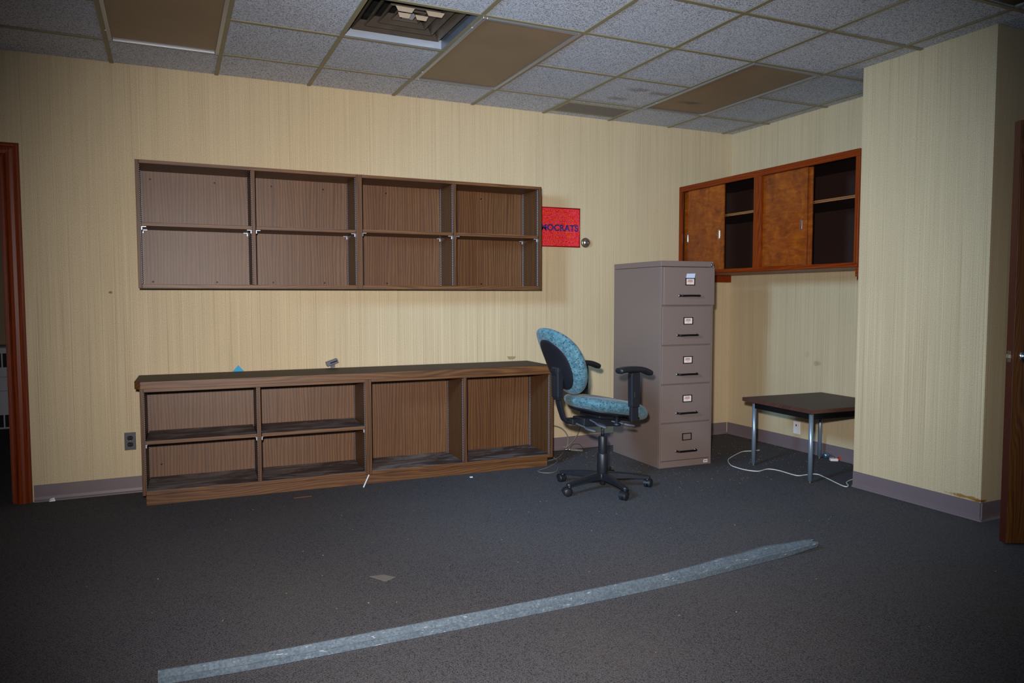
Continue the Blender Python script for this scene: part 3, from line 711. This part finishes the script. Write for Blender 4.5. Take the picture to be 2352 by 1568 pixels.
# mechanism
m = MB(); m.obox((-0.05, 0, 0.455), (0.15, 0, -0.012), (0, 0.065, 0), (0.002, 0, 0.027)); m.obox((-0.20, 0, 0.468), (0.075, 0, -0.004), (0, 0.045, 0), (0, 0, 0.018)); m.obox((0.02, 0, 0.480), (0.13, 0, -0.02), (0, 0.11, 0), (0.001, 0, 0.010))
m.build('tilt_mechanism', M_blackp, ch, 0.006)
m = MB(); m.obox((0.03, 0, 0.489), (0.03, 0, -0.003), (0, 0.272, 0), (0, 0, 0.006)); m.build('arm_bar', M_blackmetal, ch, 0.002)
M_lever = plain('grey_lever_plastic', lin(70, 72, 82), 0.5)
def lever(p0, p1, p2, w):
    m = MB(); m.tube(catmull([p0, p1], 4), 0.006, 8)
    d = (Vector(p2)-Vector(p1)); side = d.cross(Vector((0, 0, 1))).normalized()
    rs = []
    for k in range(9):
        t_ = k/8; hw = w*(0.35+0.65*math.sin(PI*min(1, 0.15+0.8*t_)))
        c = Vector(p1)+d*t_; up = Vector((0, 0, 0.006 if k not in (0, 8) else 0.003))
        rs.append([c-side*hw-up, c+side*hw-up, c+side*hw+up, c-side*hw+up])
    m.rings(rs); return m.build('lever', M_lever, ch, 0.002)
lever((-0.25, -0.05, 0.462), (-0.235, -0.13, 0.448), (-0.205, -0.205, 0.432), 0.024)
lever((-0.15, -0.06, 0.480), (-0.15, -0.13, 0.466), (-0.125, -0.205, 0.448), 0.020)
lever((-0.02, -0.12, 0.468), (0.02, -0.19, 0.458), (0.085, -0.225, 0.445), 0.018)
MB().lathe((-0.01, -0.16, 0.500), (0, 0, -1), [(0.001, 0), (0.013, 0), (0.012, 0.035), (0.026, 0.040), (0.027, 0.052), (0.020, 0.057), (0.001, 0.057)], 18).build('tension_knob', M_blackp, ch, smooth=True)
# arms
for sy in (-1, 1):
    Y = sy*0.272
    m = MB(); m.rings([[(0.035+dx*w, Y+dy*0.014, z) for dx, dy in ((-1, -1), (1, -1), (1, 1), (-1, 1))] for z, w in ((0.484, 0.027), (0.50, 0.027), (0.62, 0.026))])
    m.build('arm_post', M_blackp, ch, 0.004)
    m = MB(); m.rings([[(0.035+dx*w, Y+dy*0.021, z) for dx, dy in ((-1, -1), (1, -1), (1, 1), (-1, 1))] for z, w in ((0.575, 0.029), (0.59, 0.032), (0.78, 0.035), (0.795, 0.031))])
    sl = m.build('arm_sleeve', M_blackp, ch, 0.006)
    MB().box(0.02, 0.05, Y-0.0245, Y+0.0245, 0.635, 0.675).build('adjust_button', M_blackp, sl, 0.004)
    path = catmull([(-0.092, Y, 0.806), (-0.045, Y, 0.814), (0.035, Y, 0.814), (0.105, Y, 0.806), (0.172, Y, 0.780)], 6); rs = []
    for k, p in enumerate(path):
        t_ = k/(len(path)-1); e = min(1.0, math.sin(PI*min(max(t_, 0.0), 1.0))*3.2+0.45)
        hw, hh = 0.037*min(1, e), 0.0190*min(1, e)
        tdir = (path[min(k+1, len(path)-1)]-path[max(k-1, 0)]).normalized(); nr = Vector((0, 1, 0)).cross(tdir)
        rs.append([p+Vector((0, 1, 0))*hw*math.copysign(abs(math.cos(q))**0.75, math.cos(q))+nr*hh*math.copysign(abs(math.sin(q))**0.75, math.sin(q)) for q in [2*PI*z_/20 for z_ in range(20)]])
    MB().rings(rs).build('armrest_pad', M_blackp, ch, smooth=True)
# column
MB().lathe((0, 0, 0.34), (0, 0, 1), [(0.0125, 0), (0.0125, 0.12)], 20).build('gas_piston', M_chrome, ch, smooth=True)
MB().lathe((0, 0, 0.236), (0, 0, 1), [(0.029, 0), (0.029, 0.108), (0.026, 0.116), (0.0135, 0.117)], 28).build('column_sleeve', M_blackp, ch, 0.001, True)
MB().lathe((0, 0, 0.105), (0, 0, 1), [(0.036, 0), (0.0365, 0.125), (0.033, 0.133), (0.028, 0.136)], 28).build('column_sleeve', M_blackp, ch, 0.001, True)
MB().lathe((0, 0, 0.030), (0, 0, 1), [(0.001, 0.0), (0.017, 0.0), (0.019, 0.008), (0.019, 0.03), (0.044, 0.034), (0.050, 0.045), (0.046, 0.075), (0.037, 0.084), (0.001, 0.084)], 30).build('base_hub', M_blackp, ch, smooth=True)
for k in range(5):
    an = math.radians(50+72*k)-CA; c, s = math.cos(an), math.sin(an); R_ = 0.30
    rs = []
    for r_, hw, zt_, zb_ in ((0.030, 0.027, 0.114, 0.064), (0.10, 0.022, 0.110, 0.068), (0.20, 0.019, 0.099, 0.068), (0.275, 0.017, 0.088, 0.064), (R_+0.010, 0.017, 0.083, 0.062), (R_+0.020, 0.009, 0.080, 0.064)):
        ring_ = [(-hw, zb_), (hw, zb_), (hw*0.98, zt_-0.008), (hw*0.6, zt_), (-hw*0.6, zt_), (-hw*0.98, zt_-0.008)]
        rs.append([(c*r_-s*q, s*r_+c*q, z) for q, z in ring_])
    MB().rings(rs).build('base_leg', M_blackp, ch, 0.002)
    sw = an+random.uniform(-1.4, 1.4); cc, ss = math.cos(sw), math.sin(sw)
    bxc = Vector((c*R_, s*R_, 0))
    off = Vector((cc*0.015, ss*0.015, 0)); ax = Vector((-ss, cc, 0))
    cs = MB().lathe(bxc+Vector((0, 0, 0.045)), (0, 0, 1), [(0.001, 0), (0.012, 0), (0.012, 0.02), (0.001, 0.02)], 12).build('caster', M_blackp, ch, smooth=True)
    for sgn in (-1, 1):
        MB().lathe(bxc+off+ax*sgn*0.005+Vector((0, 0, 0.027)), ax*sgn, [(0.001, 0), (0.026, 0), (0.027, 0.004), (0.026, 0.015), (0.020, 0.019), (0.001, 0.019)], 24).build('wheel', M_blackp, cs, smooth=True)
    hood = [(0.032*math.cos(q), 0.032*math.sin(q)+0.027) for q in [PI*(0.02+0.96*w_/14) for w_ in range(15)]]
    inner = [(0.028*math.cos(q), 0.028*math.sin(q)+0.027) for q in [PI*(0.98-0.96*w_/14) for w_ in range(15)]]
    MB().prism(hood+inner, lambda p, t_: bxc+off+Vector((cc, ss, 0))*p[0]+ax*(0.022*(2*t_-1))+Vector((0, 0, p[1]))).build('caster_hood', M_blackp, cs, 0.001)

# ------------------------------------------------------------------ wall things
ps = empty('poster', (-1.857, -0.002, 1.836), 0, 'framed red sheet with small pink print and navy capitals partly behind the bookcase', 'poster')
PW, PH = 0.258, 0.156
bx('printed_sheet', M_poster, ps, -PW, PW, -0.004, 0.0, -PH, PH, 0)
m = MB(); z_ = PH; y_ = -0.005
m.tube([(-PW, y_, PH), (PW+0.004, y_, PH)], 0.0045, 8).tube([(-PW, y_, -PH), (PW+0.004, y_, -PH)], 0.0045, 8).tube([(PW, y_, -PH), (PW, y_, PH)], 0.0045, 8).tube([(-PW, y_, -PH), (-PW, y_, PH)], 0.0045, 8)
m.build('frame', M_darkred, ps, smooth=True)
fc_ = bpy.data.curves.new('lettering', 'FONT'); fc_.body = 'DEMOCRATS'; fc_.align_x = 'CENTER'; fc_.size = 0.068; fc_.extrude = 0.0006; fc_.offset = 0.0024; fc_.space_character = 1.02
tmp = bpy.data.objects.new('lettering', fc_); COL.objects.link(tmp)
bpy.context.view_layer.update()
me = bpy.data.meshes.new_from_object(tmp.evaluated_get(bpy.context.evaluated_depsgraph_get()))
bpy.data.objects.remove(tmp)
xs = [v.co.x for v in me.vertices]; wd = max(xs)-min(xs); k = 0.440/wd; zc = (max(v.co.y for v in me.vertices)+min(v.co.y for v in me.vertices))/2
for v in me.vertices: v.co = Vector(((v.co.x-(max(xs)+min(xs))/2)*k, -0.0048-v.co.z, (v.co.y-zc)))
me.materials.append(M_letter)
lo = bpy.data.objects.new('lettering', me); COL.objects.link(lo); lo.parent = ps; lo.location = (0.027, 0, -0.004)

th = empty('thermostat', (-1.540, -0.001, 1.718), 0, 'round brushed metal dial on the back wall at the corner of the red poster', 'thermostat')
MB().lathe((0, 0, 0), (0, -1, 0), [(0.001, 0), (0.041, 0), (0.041, 0.006), (0.037, 0.012), (0.034, 0.014)], 36).build('base_ring', M_brass, th, smooth=True)
MB().lathe((0, -0.012, 0), (0, -1, 0), [(0.034, 0), (0.033, 0.012), (0.030, 0.018), (0.026, 0.021)], 36).build('dial', M_brass, th, smooth=True)
MB().lathe((0, -0.031, 0), (0, -1, 0), [(0.001, 0), (0.027, 0), (0.024, 0.004), (0.012, 0.007), (0.001, 0.008)], 36).build('cap', M_chrome, th, smooth=True)

ou = empty('wall_outlet', (-4.945, -0.001, 0.338), 0, 'charcoal duplex outlet on the back wall left of the low bookcase', 'outlet')
bx('cover_plate', M_plate, ou, -0.033, 0.033, -0.006, 0.0, -0.057, 0.057, 0.002)
for zc in (0.021, -0.021):
    o = MB().rings([[(0.0165*math.copysign(abs(math.cos(q))**0.7, math.cos(q)), y, zc+0.0145*math.copysign(abs(math.sin(q))**0.7, math.sin(q))) for q in [2*PI*w_/24 for w_ in range(24)]] for y in (-0.004, -0.0085)]).build('receptacle', M_black, ou)
    MB().box(-0.008, -0.006, -0.0088, -0.0084, zc-0.002, zc+0.006).box(0.006, 0.008, -0.0088, -0.0084, zc-0.002, zc+0.006).build('slot', M_plate, o)
MB().lathe((0, -0.006, 0), (0, -1, 0), [(0.001, 0), (0.0035, 0), (0.003, 0.0015), (0.001, 0.002)], 12).build('screw', M_chrome, ou)

ow = empty('wall_jack', (-0.001, -0.840, 0.186), 0, 'white wall plate with a small red jack behind the low table', 'wall plate')
bx('cover_plate', M_white, ow, -0.006, 0.0, -0.035, 0.035, -0.052, 0.052, 0.002)
bx('jack', M_red, ow, -0.009, -0.006, -0.005, 0.009, 0.012, 0.028, 0.001)

# cable clip, cyan paper and tape above the worktop
t = empty('wall_clip', (-3.632, -0.001, 0.765), 0, 'grey plastic cable bracket standing against the wall above the worktop', 'bracket')
Mq = Matrix.Rotation(-0.32, 4, 'Y')
def ob(c, hx_, hy_, hz_): return (Mq @ Vector(c), Mq @ Vector((hx_, 0, 0)), Vector((0, hy_, 0)), Mq @ Vector((0, 0, hz_)))
MB().obox(*ob((0.0, -0.020, 0.040), 0.042, 0.019, 0.017)).build('housing', M_darkgrey, t, 0.004)
MB().obox(*ob((0.010, -0.034, 0.040), 0.026, 0.006, 0.005)).build('slot', M_black, t, 0.002)
MB().obox((-0.006, -0.010, 0.014), (0.014, 0, 0.002), (0, 0.009, 0), (0, 0, 0.014)).build('foot', M_darkgrey, t, 0.002)
m = MB(); m.rings([[(-4.318, -0.004, 0.756), (-4.232, -0.004, 0.756), (-4.275, -0.002, 0.807), (-4.2752, -0.002, 0.807)], [(-4.318, -0.0025, 0.756), (-4.232, -0.0025, 0.756), (-4.275, -0.0005, 0.807), (-4.2752, -0.0005, 0.807)]])
tag(m.build('cyan_note', M_cyan), 'corner of cyan paper sticking up behind the worktop on the left', 'paper')
m = MB(); m.rings([[(-2.258, -0.0015, 0.796), (-2.178, -0.0015, 0.793), (-2.190, -0.0015, 0.772), (-2.240, -0.0015, 0.770)], [(-2.258, -0.0004, 0.796), (-2.178, -0.0004, 0.793), (-2.190, -0.0004, 0.772), (-2.240, -0.0004, 0.770)]])
tag(m.build('tape_scrap', M_tape), 'scrap of old tan tape on the back wall above the right end of the worktop', 'tape')

# ------------------------------------------------------------------ steel stud on the floor
st = []
rows = [(-4.757, -2.742), (-4.475, -2.765), (-4.19, -2.770), (-3.80, -2.776), (-3.454, -2.778), (-3.10, -2.778), (-2.728, -2.770), (-2.45, -2.750), (-2.252, -2.732), (-2.05, -2.715), (-1.868, -2.704), (-1.80, -2.70)]
def stud_prof(s):
    # s 0 intact, 1 opened out; outline (y back from the front edge, z)
    a = [(0.0, 0.001), (-0.001, 0.021), (0.003, 0.0225), (0.004, 0.006), (0.0135, 0.005), (0.0145, 0.024), (0.031, 0.036), (0.036, 0.036), (0.043, 0.004),
         (0.0415, 0.003), (0.0345, 0.034), (0.031, 0.0345), (0.0160, 0.0225), (0.0150, 0.0035), (0.0028, 0.0045), (0.002, 0.019), (0.0005, 0.019), (0.0015, 0.001)]
    b = [(0.0, 0.001), (-0.004, 0.028), (0.002, 0.033), (0.006, 0.034), (0.012, 0.035), (0.018, 0.036), (0.050, 0.050), (0.072, 0.046), (0.078, 0.012),
         (0.076, 0.010), (0.070, 0.043), (0.050, 0.0475), (0.019, 0.0335), (0.012, 0.0325), (0.006, 0.0315), (0.003, 0.0305), (-0.002, 0.027), (0.002, 0.001)]
    return [(p[0]*(1-s)+q[0]*s, p[1]*(1-s)+q[1]*s) for p, q in zip(a, b)]
path = catmull([(x, y, 0) for x, y in rows], 5); rs = []
for k, p in enumerate(path):
    x = p.x; f = (x+4.76)/2.96; s = 0.0 if x < -2.75 else min(1.0, (x+2.75)/0.75); sc_ = 1.0+0.22*min(1, f*1.3)*(1-s)
    e = max(0.0, (x+2.02)/0.22)                          # torn, lifted end
    wob = 0.0015*math.sin(x*23)*(1 if x > -2.6 else 0.2)
    rs.append([(x+(0.030*math.sin(q_*1.9)*e if e > 0.8 else 0), p.y+q[0]*sc_*(1-0.45*e), q[1]*sc_*(1-0.35*e)+0.014*e**1.5+0.001+wob*(q[1] > 0.01)) for q_, q in enumerate(stud_prof(s))])
stud = MB().rings(rs).build('steel_stud', M_galv, None)
tag(stud, 'long bent galvanised steel stud lying across the carpet in the foreground', 'metal stud')

# ------------------------------------------------------------------ cords and small things
pts = [(-0.30, -0.735), (-0.366, -0.735), (-0.446, -0.718), (-0.518, -0.741), (-0.701, -0.848), (-0.799, -0.925), (-0.89, -1.058), (-0.907, -1.149), (-0.897, -1.235), (-0.846, -1.299), (-0.735, -1.276), (-0.696, -1.343), (-0.699, -1.473), (-0.684, -1.523), (-0.608, -1.528), (-0.535, -1.545), (-0.557, -1.64), (-0.637, -1.862), (-0.60, -1.872), (-0.532, -1.80), (-0.412, -1.757), (-0.20, -1.72)]
o = MB().tube([(p.x, p.y, 0.0045) for p in catmull([(x, y, 0) for x, y in pts], 6)], 0.0035, 8).build('telephone_wire', M_cordw, None, smooth=True)
tag(o, 'thin white cord winding on the carpet around the table legs', 'cord')
t = empty('cable_connector', (-0.04, -1.20, 0), 0.1, 'blue and steel cable connector with a red plug on the floor under the table', 'connector')
M_bluem = plain('blue_steel', lin(120, 150, 176), 0.3, 0.8)
MB().lathe((0, 0.02, 0.024), (1, -0.3, 0.2), [(0.001, -0.02), (0.020, -0.02), (0.024, -0.008), (0.024, 0.008), (0.018, 0.018), (0.001, 0.02)], 20).build('coil', M_bluem, t, smooth=True)
MB().tube(catmull([(0, 0.0, 0.03), (0.0, -0.03, 0.034), (-0.02, -0.06, 0.02)], 6), 0.005, 8).build('lead', M_bluem, t, smooth=True)
MB().obox((-0.035, -0.075, 0.012), (0.022, -0.018, 0), (0.010, 0.014, 0), (0, 0, 0.010)).build('plug', M_card, t, 0.003)
m = MB(); m.obox((0.035, -0.082, 0.014), (0.016, -0.008, 0), (0.008, 0.012, 0), (0, 0, 0.012)).obox((0.045, -0.115, 0.009), (0.014, -0.006, 0), (0.005, 0.01, 0), (0, 0, 0.008)); m.build('red_plug', M_red, t, 0.003)
MB().tube(catmull([(0.03, -0.06, 0.02), (0.055, -0.07, 0.05), (0.06, -0.10, 0.055), (0.055, -0.14, 0.03), (0.045, -0.15, 0.01)], 6), 0.0015, 6).build('wire', M_cable, t, smooth=True)

o = MB().tube(catmull([(-2.02, -0.045, 0.215), (-1.90, -0.05, 0.222), (-1.80, -0.05, 0.196), (-1.745, -0.055, 0.145), (-1.73, -0.06, 0.09), (-1.745, -0.065, 0.035), (-1.775, -0.050, 0.035)], 7), 0.0050, 8).build('grey_cable', M_cable, None, smooth=True)
tag(o, 'thick grey cable looping out from behind the low bookcase end', 'cable')
o = MB().tube(catmull([(-1.55, -0.04, 0.42), (-1.585, -0.045, 0.27), (-1.61, -0.05, 0.18), (-1.65, -0.055, 0.11), (-1.705, -0.055, 0.055), (-1.735, -0.048, 0.030)], 7), 0.0045, 8).build('grey_cable', M_cable, None, smooth=True)
tag(o, 'grey cable running down the back wall behind the office chair', 'cable')
o = MB().tube(catmull([(-1.815, -0.12, 0.006), (-1.86, -0.19, 0.006), (-1.97, -0.30, 0.004), (-2.10, -0.36, 0.004)], 7), 0.0035, 8).build('grey_cable', M_cable, None, smooth=True)
tag(o, 'grey cable lying on the carpet from the metal connector to the bookcase end', 'cable')
o = MB().tube(catmull([(-2.03, -0.30, 0.03), (-2.00, -0.36, 0.012), (-2.05, -0.44, 0.004), (-2.17, -0.54, 0.004), (-2.285, -0.605, 0.004), (-2.28, -0.672, 0.004), (-2.22, -0.70, 0.004), (-2.15, -0.65, 0.004), (-2.11, -0.58, 0.004)], 7), 0.0028, 8).build('grey_cable', M_cable, None, smooth=True)
tag(o, 'thin pale cable looped on the carpet in front of the bookcase end', 'cable')
t = empty('metal_connector', (-1.755, -0.085, 0), -0.45, 'silver metal cable connector with a clear tube on the carpet by the back wall', 'connector')
MB().lathe((-0.015, 0.0, 0.018), (1, 0, -0.05), [(0.001, 0), (0.013, 0), (0.014, 0.012), (0.009, 0.014), (0.009, 0.024), (0.013, 0.026), (0.013, 0.045), (0.001, 0.05)], 14).build('fitting', M_chrome, t, smooth=True)
MB().tube([(0.02, 0.0, 0.014), (0.13, -0.01, 0.010)], [0.008, 0.009], 10).build('tube', M_cable, t, smooth=True)
MB().tube(catmull([(0.02, 0.01, 0.02), (0.05, 0.02, 0.055), (0.10, 0.02, 0.058), (0.13, 0.005, 0.03), (0.13, 0.0, 0.008)], 6), 0.0012, 6).build('wire', M_blackmetal, t, smooth=True)

m = MB(); m.rings([[(-5.408, -0.020, 0.002), (-5.372, -0.024, 0.002), (-5.368, -0.040, 0.003), (-5.400, -0.044, 0.003)], [(-5.398, -0.022, 0.016), (-5.376, -0.026, 0.024), (-5.370, -0.036, 0.014), (-5.392, -0.040, 0.008)]])
tag(m.build('paper_scrap', M_white), 'crumpled white paper scrap on the carpet below the left baseboard', 'scrap')
m = MB(); m.rings([[(-3.90, -2.10, 0.0015), (-3.835, -2.11, 0.0015), (-3.795, -2.16, 0.0015), (-3.85, -2.19, 0.0015)], [(-3.90, -2.10, 0.003), (-3.835, -2.11, 0.003), (-3.795, -2.16, 0.003), (-3.85, -2.19, 0.003)]])
tag(m.build('floor_patch', plain('grey_felt', lin(112, 106, 104), 0.8)), 'flat grey patch stuck to the carpet between bookcase and steel stud', 'scrap')
o = MB().tube([(-3.548, -0.525, 0.003), (-3.497, -0.470, 0.069)], 0.0045, 8).build('white_stick', M_white, None)
tag(o, 'thin white plastic stick leaning on the base of the low bookcases', 'stick')
m = MB(); m.box(-4.01, -3.90, -0.60, -0.59, 0.001, 0.004, None); tag(m.build('wood_sliver', plain('orange_sliver', lin(120, 62, 30), 0.6)), 'thin orange-brown sliver on the carpet before the left low bookcase', 'sliver')
m = MB(); m.box(-2.805, -2.785, -0.58, -0.565, 0.001, 0.007); tag(m.build('white_chip', M_white, None, 0.001), 'small white chip on the carpet before the right low bookcase', 'chip')

cordpts = catmull([(x, y, 0) for x, y in pts], 4)
def flakes(name, spots, mat, label):
    m = MB()
    for (x, y, s) in spots:
        a_ = random.uniform(0, PI); c, s_ = math.cos(a_), math.sin(a_); w, l = s*random.uniform(0.35, 0.8), s
        z = random.uniform(0.001, 0.004)
        P = [(x+c*i*l-s_*j*w, y+s_*i*l+c*j*w) for i, j in ((-1, -0.7), (0.2, -1), (1, 0.1), (0.3, 1), (-0.8, 0.6))]
        m.rings([[(p[0], p[1], z) for p in P], [(p[0], p[1], z+random.uniform(0.0008, 0.003)) for p in P]])
    o = m.build(name, mat, None); tag(o, label, 'debris', None, 'stuff'); return o
sp = []
while len(sp) < 420:
    x = -random.random()**0.8*2.0; y = -0.05-random.random()**1.5*1.5
    if -1.46 < x < -0.94 and -0.98 < y: continue
    if x > PX and y < PYA: continue
    if (x+2.115)**2+(y+1.215)**2 < 0.40**2 or (x < -1.5 and y > -0.16): continue
    if min((x-p.x)**2+(y-p.y)**2 for p in cordpts) < 0.02**2: continue
    sp.append((x, y, random.uniform(0.0015, 0.0065)))
flakes('carpet_debris', sp, plain('pale_flakes', lin(112, 96, 74), 0.8, var=0.4, sc=40), 'pale flakes of debris scattered on the carpet near the far corner')
sp = [(random.uniform(-5.6, -0.8), random.uniform(-3.6, -0.7), random.uniform(0.0015, 0.004)) for _ in range(90)]
sp = [q for q in sp if not (-2.95 < q[1] < -2.5 and q[0] > -5) and (q[0]+2.115)**2+(q[1]+1.215)**2 > 0.2 and not (q[0] > -1.5 and q[1] > -1.95)]
flakes('carpet_crumbs', sp, plain('cream_crumbs', lin(140, 130, 108), 0.8, var=0.3, sc=40), 'sparse cream crumbs scattered over the open carpet')
